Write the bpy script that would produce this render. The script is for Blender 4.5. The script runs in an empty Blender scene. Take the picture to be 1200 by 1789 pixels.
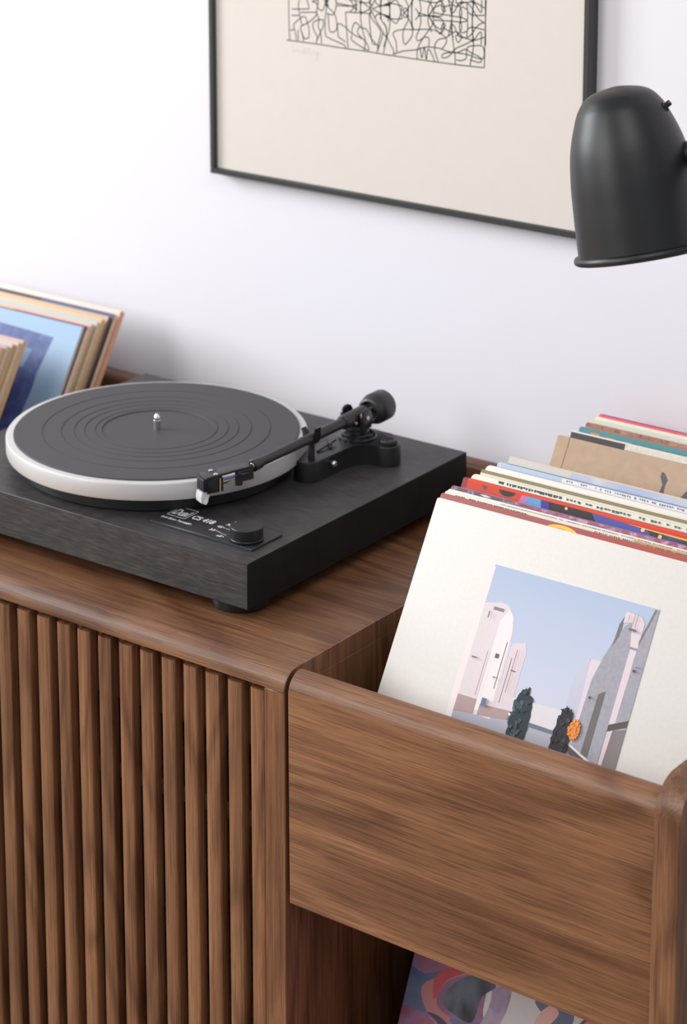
import bpy, bmesh, math, random
from mathutils import Vector, Matrix
from math import sin, cos, pi, radians

# ---------------------------------------------------------------- camera, light, exposure
SC = bpy.context.scene
COL = SC.collection

def basis(r, u, f):
    return Matrix(((r[0], u[0], -f[0]), (r[1], u[1], -f[1]), (r[2], u[2], -f[2])))

cam_data = bpy.data.cameras.new('camera')
cam = bpy.data.objects.new('camera', cam_data)
COL.objects.link(cam)
YAW, PITCH, ROLL = 0.651509, 0.208664, -0.004669
_r = Vector((cos(YAW), sin(YAW), 0))
_f = Vector((-sin(YAW) * cos(PITCH), cos(YAW) * cos(PITCH), -sin(PITCH)))
_u = _r.cross(_f)
_r2 = _r * cos(ROLL) + _u * sin(ROLL)
_u2 = _u * cos(ROLL) - _r * sin(ROLL)
M = basis(_r2, _u2, _f).to_4x4()
M.translation = Vector((1.326314, -1.666424, 0.952323))
cam.matrix_world = M
FPX, PPX, PPY = 4313.479, 512.32, 166.61
cam_data.sensor_fit = 'HORIZONTAL'
cam_data.sensor_width = 36.0
cam_data.lens = FPX / 1200 * 36.0
cam_data.shift_x = (600 - PPX) / 1200
cam_data.shift_y = -(894.5 - PPY) / 1200
cam_data.clip_start = 0.05
cam_data.dof.use_dof = True
cam_data.dof.focus_distance = 2.20
cam_data.dof.aperture_fstop = 10.5
SC.camera = cam

world = bpy.data.worlds.new('world')
SC.world = world
world.use_nodes = True
bg = world.node_tree.nodes['Background']
bg.inputs[0].default_value = (0.86, 0.91, 1.0, 1)
bg.inputs[1].default_value = 0.40

def area(name, loc, target, sx, sy, power, color):
    d = bpy.data.lights.new(name, 'AREA')
    d.shape = 'RECTANGLE'; d.size = sx; d.size_y = sy
    d.energy = power; d.color = color
    o = bpy.data.objects.new(name, d)
    COL.objects.link(o)
    o.location = loc
    o.rotation_euler = (Vector(target) - Vector(loc)).to_track_quat('-Z', 'Y').to_euler()
    return o

area('window_daylight', (-3.0, -1.15, 1.45), (0.0, 0.2, 0.15), 1.4, 1.6, 96, (0.96, 0.985, 1.0))
area('front_fill_light', (-1.3, -3.3, 1.9), (0.1, 0.2, 0.0), 1.6, 1.6, 52, (1.0, 0.975, 0.95))  # unseen fill light, added to brighten the front faces
area('high_window_daylight', (1.5, -1.7, 2.7), (0.1, 0.2, 0.0), 1.4, 1.2, 22, (1.0, 0.975, 0.95))

SC.view_settings.view_transform = 'Standard'
SC.view_settings.look = 'None'
SC.view_settings.exposure = 0.32
SC.view_settings.gamma = 1.0
SC.view_settings.use_curve_mapping = False

# ---------------------------------------------------------------- helpers
RND = random.Random(7)

def srgb(r, g, b):
    def f(c):
        c /= 255.0
        return c / 12.92 if c <= 0.04045 else ((c + 0.055) / 1.055) ** 2.4
    return (f(r), f(g), f(b), 1)

def nodes(mat):
    mat.use_nodes = True
    nt = mat.node_tree
    return nt, nt.nodes['Principled BSDF']

MATS = {}
def plain(name, rgb, rough=0.5, metal=0.0, spec=0.5, grain=0.0, gscale=300, bump=0.0, bscale=400, vary=0.0):
    """simple paint / paper / plastic with a little procedural unevenness"""
    if name in MATS: return MATS[name]
    m = bpy.data.materials.new(name)
    nt, b = nodes(m)
    b.inputs['Roughness'].default_value = rough
    b.inputs['Metallic'].default_value = metal
    b.inputs['Specular IOR Level'].default_value = spec
    tc = nt.nodes.new('ShaderNodeTexCoord')
    nz = nt.nodes.new('ShaderNodeTexNoise')
    nz.inputs['Scale'].default_value = gscale
    nz.inputs['Detail'].default_value = 3
    nt.links.new(tc.outputs['Object'], nz.inputs['Vector'])
    mr = nt.nodes.new('ShaderNodeMapRange')
    mr.inputs[1].default_value = 0.25; mr.inputs[2].default_value = 0.75
    mr.inputs[3].default_value = 1 - grain; mr.inputs[4].default_value = 1 + grain
    nt.links.new(nz.outputs['Fac'], mr.inputs[0])
    mx = nt.nodes.new('ShaderNodeVectorMath'); mx.operation = 'SCALE'
    mx.inputs[0].default_value = srgb(*rgb)[:3]
    nt.links.new(mr.outputs[0], mx.inputs['Scale'])
    nt.links.new(mx.outputs[0], b.inputs['Base Color'])
    if bump:
        n2 = nt.nodes.new('ShaderNodeTexNoise'); n2.inputs['Scale'].default_value = bscale
        n2.inputs['Detail'].default_value = 4
        nt.links.new(tc.outputs['Object'], n2.inputs['Vector'])
        bp = nt.nodes.new('ShaderNodeBump'); bp.inputs['Strength'].default_value = bump
        bp.inputs['Distance'].default_value = 0.0005
        nt.links.new(n2.outputs['Fac'], bp.inputs['Height'])
        nt.links.new(bp.outputs[0], b.inputs['Normal'])
    MATS[name] = m
    return m

def wood(name, axis, across, ramp, rough=0.42, ringscale=7.0, rings=9.0, pore=0.55, pore_rgb=None, spec=0.42, kal=1.0):
    """figured veneer: grain runs along 'axis'; 'across' is the main axis over the board"""
    m = bpy.data.materials.new(name)
    nt, b = nodes(m)
    N = nt.nodes.new; L = nt.links.new
    tc = N('ShaderNodeTexCoord'); oi = N('ShaderNodeObjectInfo')
    sc = N('ShaderNodeVectorMath'); sc.operation = 'SCALE'
    sc.inputs[0].default_value = (13.7, 9.1, 17.3); L(oi.outputs['Random'], sc.inputs['Scale'])
    ad = N('ShaderNodeVectorMath'); L(tc.outputs['Object'], ad.inputs[0]); L(sc.outputs[0], ad.inputs[1])
    def stretched(k_along, k_across, detail, rough_=0.5, dist=0.0):
        mp = N('ShaderNodeVectorMath'); mp.operation = 'MULTIPLY'
        v = [k_across] * 3; v['xyz'.index(axis)] = k_along * kal
        mp.inputs[1].default_value = v
        L(ad.outputs[0], mp.inputs[0])
        n = N('ShaderNodeTexNoise'); n.inputs['Scale'].default_value = 1
        n.inputs['Detail'].default_value = detail; n.inputs['Roughness'].default_value = rough_
        n.inputs['Distortion'].default_value = dist
        L(mp.outputs[0], n.inputs['Vector'])
        return n.outputs['Fac']
    def math_(op, a, bb=None, c=None):
        n = N('ShaderNodeMath'); n.operation = op
        for i, v in enumerate((a, bb, c)):
            if v is None: continue
            if isinstance(v, (int, float)): n.inputs[i].default_value = v
            else: L(v, n.inputs[i])
        return n.outputs[0]
    big = stretched(1.6, ringscale, 2, 0.45, 0.6)
    warp = stretched(5, 26, 3, 0.6, 0.3)
    w = math_('MULTIPLY_ADD', warp, 0.10, big)
    ring = math_('MULTIPLY', w, rings * 6.283)
    ring = math_('SINE', ring)
    ring = math_('MULTIPLY_ADD', ring, 0.5, 0.5)
    ring = math_('POWER', ring, 2.2)
    fine = stretched(6, 900, 4, 0.75)
    mid = stretched(2.6, 230, 4, 0.75, 0.3)
    tone = stretched(2.6, 17, 3, 0.6, 0.8)
    t = math_('MULTIPLY', ring, -0.20)
    t = math_('MULTIPLY_ADD', mid, 0.62, t)
    t = math_('MULTIPLY_ADD', tone, 0.60, t)
    t = math_('MULTIPLY_ADD', fine, 0.65, t)
    rp = N('ShaderNodeMapRange'); L(t, rp.inputs[0])
    rp.inputs[1].default_value = 0.48; rp.inputs[2].default_value = 1.24
    cr = N('ShaderNodeValToRGB'); L(rp.outputs[0], cr.inputs[0])
    e = cr.color_ramp.elements
    e[0].position = 0.0; e[0].color = srgb(*ramp[0])
    e[1].position = 1.0; e[1].color = srgb(*ramp[-1])
    for i, c in enumerate(ramp[1:-1]):
        x = e.new((i + 1) / (len(ramp) - 1)); x.color = srgb(*c)
    # pores: short dark dashes along the grain
    pr = stretched(17, 1300, 2, 0.6)
    pm = N('ShaderNodeMapRange'); L(pr, pm.inputs[0])
    pm.inputs[1].default_value = 0.53; pm.inputs[2].default_value = 0.62
    pm.inputs[3].default_value = 0.0; pm.inputs[4].default_value = pore
    mx = N('ShaderNodeMix'); mx.data_type = 'RGBA'
    L(pm.outputs[0], mx.inputs[0]); L(cr.outputs[0], mx.inputs[6])
    mx.inputs[7].default_value = srgb(*(pore_rgb or [int(c * 0.62) for c in ramp[0]]))
    # slight tone change from board to board
    hs = N('ShaderNodeHueSaturation'); L(mx.outputs[2], hs.inputs['Color'])
    vr = N('ShaderNodeMapRange'); L(oi.outputs['Random'], vr.inputs[0])
    vr.inputs[3].default_value = 0.84; vr.inputs[4].default_value = 1.06
    L(vr.outputs[0], hs.inputs['Value'])
    L(hs.outputs[0], b.inputs['Base Color'])
    b.inputs['Roughness'].default_value = rough
    b.inputs['Specular IOR Level'].default_value = spec
    bp = N('ShaderNodeBump'); bp.inputs['Strength'].default_value = 0.25
    bp.inputs['Distance'].default_value = 0.0003
    L(math_('MULTIPLY_ADD', pr, -1.0, fine), bp.inputs['Height'])
    L(bp.outputs[0], b.inputs['Normal'])
    return m

WAL = [(66, 39, 25), (103, 66, 44), (131, 90, 62), (157, 115, 81)]
wood_x = wood('walnut_along_x', 'x', 'z', WAL)
wood_z = wood('walnut_along_z', 'z', 'x', WAL, ringscale=9)
wood_y = wood('walnut_along_y', 'y', 'x', WAL)
BLK = [(25, 24, 25), (36, 35, 35), (44, 43, 43), (62, 61, 61)]
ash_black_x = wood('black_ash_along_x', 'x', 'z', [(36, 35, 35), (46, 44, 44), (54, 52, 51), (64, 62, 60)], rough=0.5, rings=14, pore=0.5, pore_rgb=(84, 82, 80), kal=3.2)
ash_black_shaded = wood('black_ash_shaded_side', 'z', 'y', [(15, 15, 16), (19, 19, 20), (23, 23, 23), (30, 30, 30)], rough=0.55, rings=8, pore=0.3, spec=0.2, kal=3.0)  # darker ramp: shade of the side faces put into the colour

black_plastic = plain('black_plastic', (30, 30, 31), 0.38, grain=0.05)
black_satin = plain('black_satin_paint', (13, 13, 14), 0.41, grain=0.04, gscale=1500, bump=0.10, bscale=3200)
arm_black = plain('arm_black', (33, 32, 32), 0.42, grain=0.05)
black_gloss = plain('black_gloss_plastic', (22, 22, 24), 0.22)
mat_rubber = plain('platter_mat_rubber', (66, 64, 66), 0.62, grain=0.06, gscale=900, bump=0.15, bscale=1800, spec=0.35)
alu = plain('brushed_aluminium', (192, 189, 188), 0.42, metal=0.15, grain=0.02)
chrome = plain('chrome', (225, 225, 225), 0.16, metal=1.0)
brass = plain('brass_screw', (226, 208, 184), 0.3, metal=1.0)
white_print = plain('white_print', (222, 222, 222), 0.5)
foot_black = plain('foot_plastic', (24, 21, 21), 0.35)
wall_paint = plain('white_wall_paint', (226, 223, 229), 0.85, grain=0.006, gscale=12, bump=0.05, bscale=220, spec=0.2)
floor_mat = wood('oak_floor', 'x', 'y', [(150, 120, 88), (170, 140, 105), (185, 156, 120), (198, 170, 136)], rings=6)
frame_black = plain('frame_black', (52, 52, 52), 0.45, grain=0.04)
paper_mat = plain('warm_white_paper', (214, 206, 198), 0.9, grain=0.01, gscale=60, spec=0.15)
ink = plain('dark_green_ink', (50, 58, 56), 0.8)
pencil = plain('pencil_grey', (184, 178, 173), 0.9)

def clear_plastic():
    m = bpy.data.materials.new('clear_plastic'); nt, b = nodes(m)
    b.inputs['Transmission Weight'].default_value = 0.45
    b.inputs['Base Color'].default_value = (0.95, 0.95, 0.95, 1)
    b.inputs['Roughness'].default_value = 0.12
    b.inputs['IOR'].default_value = 1.45
    return m
clear = clear_plastic()

def paper(rgb, worn=0.025):
    rgb = tuple(int(c * 0.955) for c in rgb)
    n = 'paper_%d_%d_%d' % rgb
    return plain(n, rgb, 0.6, grain=worn, gscale=260, spec=0.3)

def link(name, bm, mats, parent=None, loc=(0, 0, 0), rot=(0, 0, 0), smooth=False, label=None):
    me = bpy.data.meshes.new(name)
    bmesh.ops.recalc_face_normals(bm, faces=bm.faces[:]) if smooth != 'flat_print' else None
    bm.to_mesh(me); bm.free()
    if smooth is True:
        for p in me.polygons: p.use_smooth = True
    for mm in (mats if isinstance(mats, (list, tuple)) else [mats]): me.materials.append(mm)
    o = bpy.data.objects.new(name, me); COL.objects.link(o)
    if smooth is True:
        try:
            me.set_sharp_from_angle(angle=radians(38))
        except Exception: pass
    if parent: o.parent = parent
    o.location = loc; o.rotation_euler = rot
    if label: o['label'] = label
    return o

def tag(o, label=None, cat=None, group=None, kind=None):
    if label: o['label'] = label
    if cat: o['category'] = cat
    if group: o['group'] = group
    if kind: o['kind'] = kind
    return o

def empty(name, loc=(0, 0, 0), rot=(0, 0, 0), parent=None):
    o = bpy.data.objects.new(name, None); COL.objects.link(o)
    o.location = loc; o.rotation_euler = rot
    o.empty_display_size = 0.05
    if parent: o.parent = parent
    return o

def add_box(bm, x0, x1, y0, y1, z0, z1, bev=0.0, seg=2):
    r = bmesh.ops.create_cube(bm, size=1)
    vs = r['verts']
    for v in vs:
        v.co = Vector(((x0 + x1) / 2 + v.co.x * (x1 - x0), (y0 + y1) / 2 + v.co.y * (y1 - y0), (z0 + z1) / 2 + v.co.z * (z1 - z0)))
    if bev:
        es = list({e for v in vs for e in v.link_edges})
        bmesh.ops.bevel(bm, geom=es, offset=bev, segments=seg, affect='EDGES', profile=0.5, clamp_overlap=True)
    return bm

def box(name, b, mat, parent=None, bev=0.0, seg=2, label=None):
    """box in world/parent coordinates, its own origin at its lower front left corner"""
    x0, x1, y0, y1, z0, z1 = b
    bm = bmesh.new()
    add_box(bm, 0, x1 - x0, 0, y1 - y0, 0, z1 - z0, bev, seg)
    return link(name, bm, mat, parent, (x0, y0, z0), smooth=bool(bev), label=label)

def poly_prism(bm, pts, z0, z1, bev=0.0, seg=2, axis='z', top_only=True):
    """closed outline extruded; axis z: pts=(x,y); axis x: pts=(y,z); axis y: pts=(x,z)"""
    def P(a, b, c):
        return {'z': (a, b, c), 'x': (c, a, b), 'y': (a, c, b)}[axis]
    lo = [bm.verts.new(P(a, b, z0)) for a, b in pts]
    hi = [bm.verts.new(P(a, b, z1)) for a, b in pts]
    n = len(pts)
    f0 = bm.faces.new(lo[::-1]); f1 = bm.faces.new(hi)
    for i in range(n):
        bm.faces.new((lo[i], lo[(i + 1) % n], hi[(i + 1) % n], hi[i]))
    if bev:
        es = list(f1.edges) + ([] if top_only else list(f0.edges))
        bmesh.ops.bevel(bm, geom=es, offset=bev, segments=seg, affect='EDGES', profile=0.5, clamp_overlap=True)
    return bm

def lathe(bm, prof, seg=64, mtx=None):
    rings = []
    for r, z in prof:
        if r < 1e-6:
            v = bm.verts.new((0, 0, z)); rings.append([v])
        else:
            rings.append([bm.verts.new((r * cos(2 * pi * i / seg), r * sin(2 * pi * i / seg), z)) for i in range(seg)])
    new = [v for r in rings for v in r]
    for a, b in zip(rings, rings[1:]):
        for i in range(seg):
            j = (i + 1) % seg
            if len(a) == 1 and len(b) == 1: continue
            if len(a) == 1: bm.faces.new((a[0], b[i], b[j]))
            elif len(b) == 1: bm.faces.new((a[i], b[0], a[j]))
            else: bm.faces.new((a[i], b[i], b[j], a[j]))
    if mtx is not None:
        bmesh.ops.transform(bm, matrix=mtx, verts=new)
    return bm

def axis_mtx(origin, direction, up=(0, 0, 1)):
    z = Vector(direction).normalized()
    x = Vector(up).cross(z)
    if x.length < 1e-4: x = Vector((1, 0, 0))
    x.normalize(); y = z.cross(x)
    m = Matrix(((x.x, y.x, z.x), (x.y, y.y, z.y), (x.z, y.z, z.z))).to_4x4()
    m.translation = Vector(origin)
    return m

def rod(bm, a, b, r, r2=None, seg=24, bev=0.0):
    a = Vector(a); b = Vector(b); L_ = (b - a).length
    r2 = r if r2 is None else r2
    k = min(bev, r * 0.6)
    prof = [(0, 0), (r - k, 0), (r, k), (r2, L_ - k), (r2 - k, L_), (0, L_)] if k else [(0, 0), (r, 0), (r2, L_), (0, L_)]
    return lathe(bm, prof, seg, axis_mtx(a, b - a))

def arc(cx, cy, r, a0, a1, n):
    return [(cx + r * cos(radians(a0 + (a1 - a0) * i / n)), cy + r * sin(radians(a0 + (a1 - a0) * i / n))) for i in range(n + 1)]

# ---------------------------------------------------------------- the room
WALL_Y = 0.46
FLOOR_Z = -0.75
o = box('wall_back', (-3.2, 3.2, WALL_Y, WALL_Y + 0.12, FLOOR_Z, 2.1), wall_paint); tag(o, kind='structure')
o = box('floor', (-3.2, 3.2, -3.2, WALL_Y, FLOOR_Z - 0.05, FLOOR_Z), floor_mat); tag(o, kind='structure')

# ---------------------------------------------------------------- the record cabinet
R = 0.018
BX0, BX1 = -0.4755, 0.0887        # centre box
FY = -0.060                       # front plane
BACK = 0.420                      # back panel front face
CB = -0.640                       # cabinet underside
PT = 0.0222                       # panel thickness

cab = empty('record_cabinet', (0, 0, FLOOR_Z))
tag(cab, 'walnut record cabinet with slatted doors, record bins and rounded edges, against the white wall', 'cabinet')
def cz(z): return z - FLOOR_Z

def rounded_top_board(name, x0, x1, ztop, zbot, y0, y1, mat, rb=R, both=False):
    """board whose top front edge is rounded; profile in the YZ plane"""
    pts = [(y1, zbot), (y0, zbot)] + [(y, z) for y, z in arc(y0 + rb, ztop - rb, rb, 180, 90, 10)]
    if both: pts += arc(y1 - 0.003, ztop - 0.003, 0.003, 90, 0, 3)
    else: pts += [(y1, ztop)]
    bm = bmesh.new()
    poly_prism(bm, [(y - y0, z - zbot) for y, z in pts][::-1], 0, x1 - x0, 0.0008, 1, 'x', False)
    return link(name, bm, mat, cab, (x0, y0, cz(zbot)), smooth=True)

# centre box: top board, two side panels with the same rounded front corner, back, bottom
top = rounded_top_board('top_board', BX0 + 0.0014, BX1 - 0.0020, 0.0, -R, FY, BACK, wood_x)
def side_panel(x0, x1, ztop, y0=FY, rb=R, zb=CB):
    pts = [(BACK, zb), (y0, zb)] + arc(y0 + rb, ztop - rb, rb, 180, 90, 12) + [(BACK, ztop)]
    bm = bmesh.new()
    poly_prism(bm, [(y - y0, z - zb) for y, z in pts][::-1], 0, x1 - x0, 0.0012, 2, 'x', False)
    return link('side_panel', bm, wood_z, cab, (x0, y0, cz(zb)), smooth=True)
for x0, x1 in ((BX0, BX0 + 0.0235), (BX1 - 0.0235, BX1 - 0.0006)):
    bm = bmesh.new()
    add_box(bm, 0, x1 - x0, 0, BACK - FY, 0, -R - CB - 0.0006, 0.0008, 1)
    # thin edge of the panel that covers the end of the top board, same rounded front
    q = [(BACK, -R)] + [(y, z) for y, z in arc(FY + R, -R, R, 180, 90, 12)] + [(BACK, 0.0)]
    xa, xb = (0, 0.0013) if x0 < -0.1 else (x1 - x0 - 0.0013, x1 - x0)
    poly_prism(bm, [(y - FY, z - CB - (0.0008 if z < -0.017 else 0)) for y, z in q][::-1], xa, xb, 0.0003, 1, 'x', False)
    link('side_panel', bm, wood_z, cab, (x0, FY, cz(CB)), smooth=True)
box('bottom_board', (BX0 + 0.0245, BX1 - 0.0245, FY + 0.01, BACK, cz(CB), cz(CB + 0.02)), wood_x, cab, 0.0006, 1)
box('shelf', (BX0 + 0.0245, BX1 - 0.0245, 0.16, BACK, cz(-0.312), cz(-0.294)), wood_x, cab, 0.0006, 1)

# back board that rises above the top as a rail, edge rounded
pts = [(0.018, 0), (0, 0), (0, 0.026 - CB - 0.008)] + arc(0.008, 0.026 - CB - 0.008, 0.008, 180, 90, 6) + [(0.018, 0.026 - CB)]
bm = bmesh.new(); poly_prism(bm, pts[::-1], 0, 1.338, 0.0008, 1, 'x', False)
link('back_board', bm, wood_x, cab, (-0.8515, BACK + 0.0006, cz(CB)), smooth=True)

# slatted doors in front of the centre box: rails behind, slats in front
LIP = -R
def slatted_door(xa, xb, n, first):
    d = empty('slatted_door', (xa, FY, cz(CB + 0.022)), parent=cab)
    h = (LIP - 0.0062) - (CB + 0.022)
    for z0, z1 in ((h - 0.064, h), (0, 0.07)):
        b = box('door_rail', (0.001, xb - xa - 0.001, 0.0145, 0.030, z0, z1), wood_z, d, 0.0006, 1)
    return d, h
door_a, dh = slatted_door(-0.1925, 0.0640, 10, 0)
door_b, dh = slatted_door(-0.4510, -0.1935, 10, 0)
W_, D_ = 0.0160, 0.0112
bm = bmesh.new()
prof = [(W_, D_), (W_, 0.0026), (W_ - 0.0003, 0.0016), (W_ - 0.0010, 0.0010)] + \
       [(W_ * (0.5 + 0.42 * t), 0.0009 * abs(t) ** 2) for t in (0.8, 0.5, 0.2, -0.2, -0.5, -0.8)] + \
       [(0.0010, 0.0010), (0.0003, 0.0016), (0, 0.0026), (0, D_)]
poly_prism(bm, prof[::-1], 0, dh - 0.0, 0.0005, 1, 'z', False)
bmt = bmesh.new(); bmt.free()
slat0 = link('slat', bm, wood_z, door_a, (0, 0, 0), smooth=True)
first = True
for i in range(20):
    X = 0.0472 - 0.02608 * i
    if X < -0.452: break
    par, px = (door_a, -0.1925) if X > -0.193 else (door_b, -0.4510)
    o = slat0 if first else slat0.copy()
    if not first: COL.objects.link(o)
    first = False
    o.parent = par
    o.location = (X - px, 0.0018, 0)

# record bins either side
def record_bin(x0, x1, outer):
    rounded_top_board('bin_front', x0 + (0.0 if outer > 0 else 0.001), x1, 0.0, -0.220, FY, FY + 0.0215, wood_x, R, True)
    box('bin_floor', (x0 + 0.0005, x1 - 0.0005, FY + 0.022, BACK, cz(-0.170), cz(-0.1525)), wood_y, cab, 0.0005, 1)
    box('bin_floor', (x0 + 0.0005, x1 - 0.0005, FY + 0.012, BACK, cz(-0.500), cz(-0.483)), wood_y, cab, 0.0005, 1)
    box('bottom_board', (x0 + 0.0005, x1 - 0.0005, FY + 0.01, BACK, cz(CB), cz(CB + 0.02)), wood_x, cab, 0.0005, 1)
record_bin(0.0925, 0.4615, 1)
record_bin(-0.8265, -0.4795, -1)
side_panel(0.4620, 0.4850, 0.0140, FY - 0.005, 0.030)
side_panel(-0.8500, -0.8270, 0.0140, FY - 0.005, 0.030)
for x in (-0.80, -0.42, 0.03, 0.42):
    for y in (0.0, 0.36):
        bm = bmesh.new(); rod(bm, (0, 0, 0), (0, 0, CB - FLOOR_Z), 0.013, 0.019, 24, 0.001)
        link('leg', bm, wood_z, cab, (x, y, 0), smooth=True)

# ---------------------------------------------------------------- the turntable
PSI = 0.004150
HT, HB = 0.061147, 0.016
TW, TD = 0.435, 0.368
tt = empty('turntable', (0, 0, 0), (0, 0, PSI))
tag(tt, 'black belt-drive turntable with silver platter rim and black mat on the walnut cabinet', 'turntable')
def T(x, y):
    return (x * cos(PSI) + y * sin(PSI), y * cos(PSI) - x * sin(PSI))

# plinth: black ash veneer, sides of different grain and darkened with painted shade
bm = bmesh.new()
add_box(bm, 0, TW, 0, TD, 0, HT - HB, 0.0006, 1)
bm.faces.ensure_lookup_table()
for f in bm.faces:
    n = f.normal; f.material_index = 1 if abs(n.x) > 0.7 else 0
link('plinth', bm, [ash_black_x, ash_black_shaded], tt, (-TW, 0, HB), smooth=True)
for fx, fy in ((-0.040, 0.040), (-TW + 0.045, 0.045), (-0.045, TD - 0.045), (-TW + 0.045, TD - 0.045)):
    bm = bmesh.new()
    lathe(bm, [(0, 0), (0.0265, 0), (0.0285, 0.002), (0.0290, 0.010), (0.0275, 0.0159), (0, 0.0159)], 48)
    link('foot', bm, foot_black, tt, (fx, fy, 0), smooth=True)

PXc, PYc = T(-0.240418, 0.155771)
MZ = 0.097436
# sub platter, platter, mat, spindle
bm = bmesh.new(); lathe(bm, [(0, 0), (0.138, 0), (0.140, 0.002), (0.140, 0.0145), (0, 0.0145)], 96)
link('sub_platter', bm, black_plastic, tt, (PXc, PYc, HT + 0.0002), smooth=True)
pb, pt_ = 0.0775, 0.0958
bm = bmesh.new()
lathe(bm, [(0, 0), (0.1515, 0), (0.1532, 0.0007), (0.1540, 0.003), (0.1540, pt_ - pb - 0.0016), (0.1530, pt_ - pb - 0.0003), (0.1515, pt_ - pb), (0, pt_ - pb)], 160)
link('platter', bm, alu, tt, (PXc, PYc, pb), smooth=True, label='silver aluminium platter')
mh = MZ - pt_
prof = [(0.1462, 0.0001), (0.1462, mh - 0.0008), (0.1455, mh)]
for g in (0.1165, 0.097, 0.084, 0.0735, 0.0625):
    prof += [(g + 0.0007, mh), (g + 0.0005, mh - 0.0006), (g - 0.0005, mh - 0.0006), (g - 0.0007, mh)]
prof += [(0.0565, mh), (0.0561, mh - 0.0010), (0, mh - 0.0010)]
bm = bmesh.new(); lathe(bm, prof, 160)
link('platter_mat', bm, mat_rubber, tt, (PXc, PYc, pt_), smooth=True, label='black ribbed rubber mat')
bm = bmesh.new(); lathe(bm, [(0.0036, 0), (0.0036, 0.0095), (0.0031, 0.0100), (0.0035, 0.0106), (0.0034, 0.0122), (0.0022, 0.0150), (0.0008, 0.0168), (0, 0.0171)], 32)
link('spindle', bm, chrome, tt, (PXc, PYc, MZ - 0.0010), smooth=True, label='chrome spindle')

# tonearm pod
def Tp(pts): return [T(x, y) for x, y in pts]
out = arc(-0.0878, 0.2098, 0.0146, 185, 350, 12) + [(-0.0735, 0.228), (-0.0737, 0.255), (-0.0712, 0.2660), (-0.0660, 0.2735), (-0.0590, 0.2785)] + \
      arc(-0.0487, 0.2925, 0.0136, -105, 70, 12) + [(-0.0520, 0.3110), (-0.0620, 0.3200)] + arc(-0.0835, 0.2900, 0.0305, 62, 205, 12) + [(-0.1030, 0.262), (-0.1012, 0.235)]
PH = 0.0215
bm = bmesh.new(); poly_prism(bm, Tp(out), 0, PH, 0.0012, 3)
pod = link('tonearm_base', bm, black_plastic, tt, (0, 0, HT + 0.0001), smooth=True)
ZT = HT + PH
px, py = T(-0.0838, 0.2885)
bm = bmesh.new(); lathe(bm, [(0, 0), (0.0200, 0), (0.0200, 0.0022), (0.0190, 0.0032), (0.0170, 0.0034), (0.0168, 0.0058), (0.0150, 0.0070), (0.0125, 0.0072), (0.0122, 0.0100), (0, 0.0100)], 64)
link('turret', bm, black_gloss, tt, (px, py, ZT + 0.0001), smooth=True)
kx, ky = T(-0.0470, 0.2920)
bm = bmesh.new(); lathe(bm, [(0, 0), (0.0090, 0), (0.0094, 0.001), (0.0094, 0.0042), (0.0088, 0.0050), (0.0052, 0.0052), (0.0044, 0.0042), (0, 0.0040)], 48)
an = link('anti_skate_dial', bm, black_plastic, tt, (kx, ky, ZT + 0.0001), smooth=True)
bm = bmesh.new()
for i in range(8):
    a = i * pi / 4
    r = bmesh.ops.create_cube(bm, size=1, matrix=Matrix.Rotation(a, 4, 'Z') @ Matrix.Translation((0.0072, 0, 0.0053)) @ Matrix.Diagonal((0.0018, 0.0006, 0.0003, 1)))
link('dial_marks', bm, white_print if False else plain('grey_print', (120, 120, 122), 0.5), an)

# yoke with two rounded cheeks, bearing screws
AZ = 0.1060
yk = bmesh.new()
lathe(yk, [(0, 0), (0.0118, 0), (0.0120, 0.001), (0.0112, 0.0045), (0, 0.0048)], 40)
yoke = link('yoke', yk, black_plastic, tt, (px, py, ZT + 0.0102), smooth=True)
yb = ZT + 0.0102
for s in (-1, 1):
    pts = [(-0.0085, 0.001)] + arc(0, AZ - yb - 0.0004, 0.0098, 185, -5, 16) + [(0.0085, 0.001)]
    pts = pts if s else pts
    b = bmesh.new()
    poly_prism(b, pts[::-1], -0.0014, 0.0014, 0.0006, 2, 'x', False)
    link('cheek', b, black_gloss, yoke, (s * (0.0108 if s > 0 else 0.0135), 0, 0), smooth=True)
b = bmesh.new(); rod(b, (0.0122, 0, AZ - yb), (0.0138, 0, AZ - yb), 0.0024, bev=0.0004)
link('bearing_screw', b, brass, yoke, smooth=True, label='brass bearing screw')
# arm: tube straight, collar, bearing sleeve, counterweight
pv = Vector((px, py, AZ)); cl = Vector((*T(-0.0800, 0.1100), AZ))
ad = (pv - cl).normalized()
arm = empty('tonearm', tuple(pv), parent=tt)
b = bmesh.new(); rod(b, cl - pv + ad * 0.004, ad * -0.018, 0.0046, 0.0056, bev=0.0003, seg=32)
link('arm_tube', b, arm_black, arm, smooth=True)
b = bmesh.new(); rod(b, ad * -0.027, ad * 0.012, 0.0074, 0.0082, bev=0.0012, seg=32)
link('bearing_sleeve', b, arm_black, arm, smooth=True)
b = bmesh.new(); rod(b, ad * 0.010, ad * 0.036, 0.0022, seg=20)
link('weight_stub', b, chrome, arm, smooth=True)
CW0, CW1 = 0.0200, 0.0480
b = bmesh.new()
lw = CW1 - CW0
lathe(b, [(0.0035, 0.004), (0.0090, 0.004), (0.0100, 0.0004), (0.0112, 0), (0.0132, 0.0012), (0.0146, 0.0050), (0.0151, 0.0085), (0.0159, 0.0095), (0.0163, 0.011), (0.0163, lw - 0.0022), (0.0159, lw - 0.0016), (0.0162, lw - 0.0010), (0.0156, lw), (0.0132, lw), (0.0126, lw - 0.001), (0, lw - 0.001)], 64, axis_mtx(ad * CW0 + Vector((0, 0, -0.0014)), ad))
link('counterweight', b, arm_black, arm, smooth=True)
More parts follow.
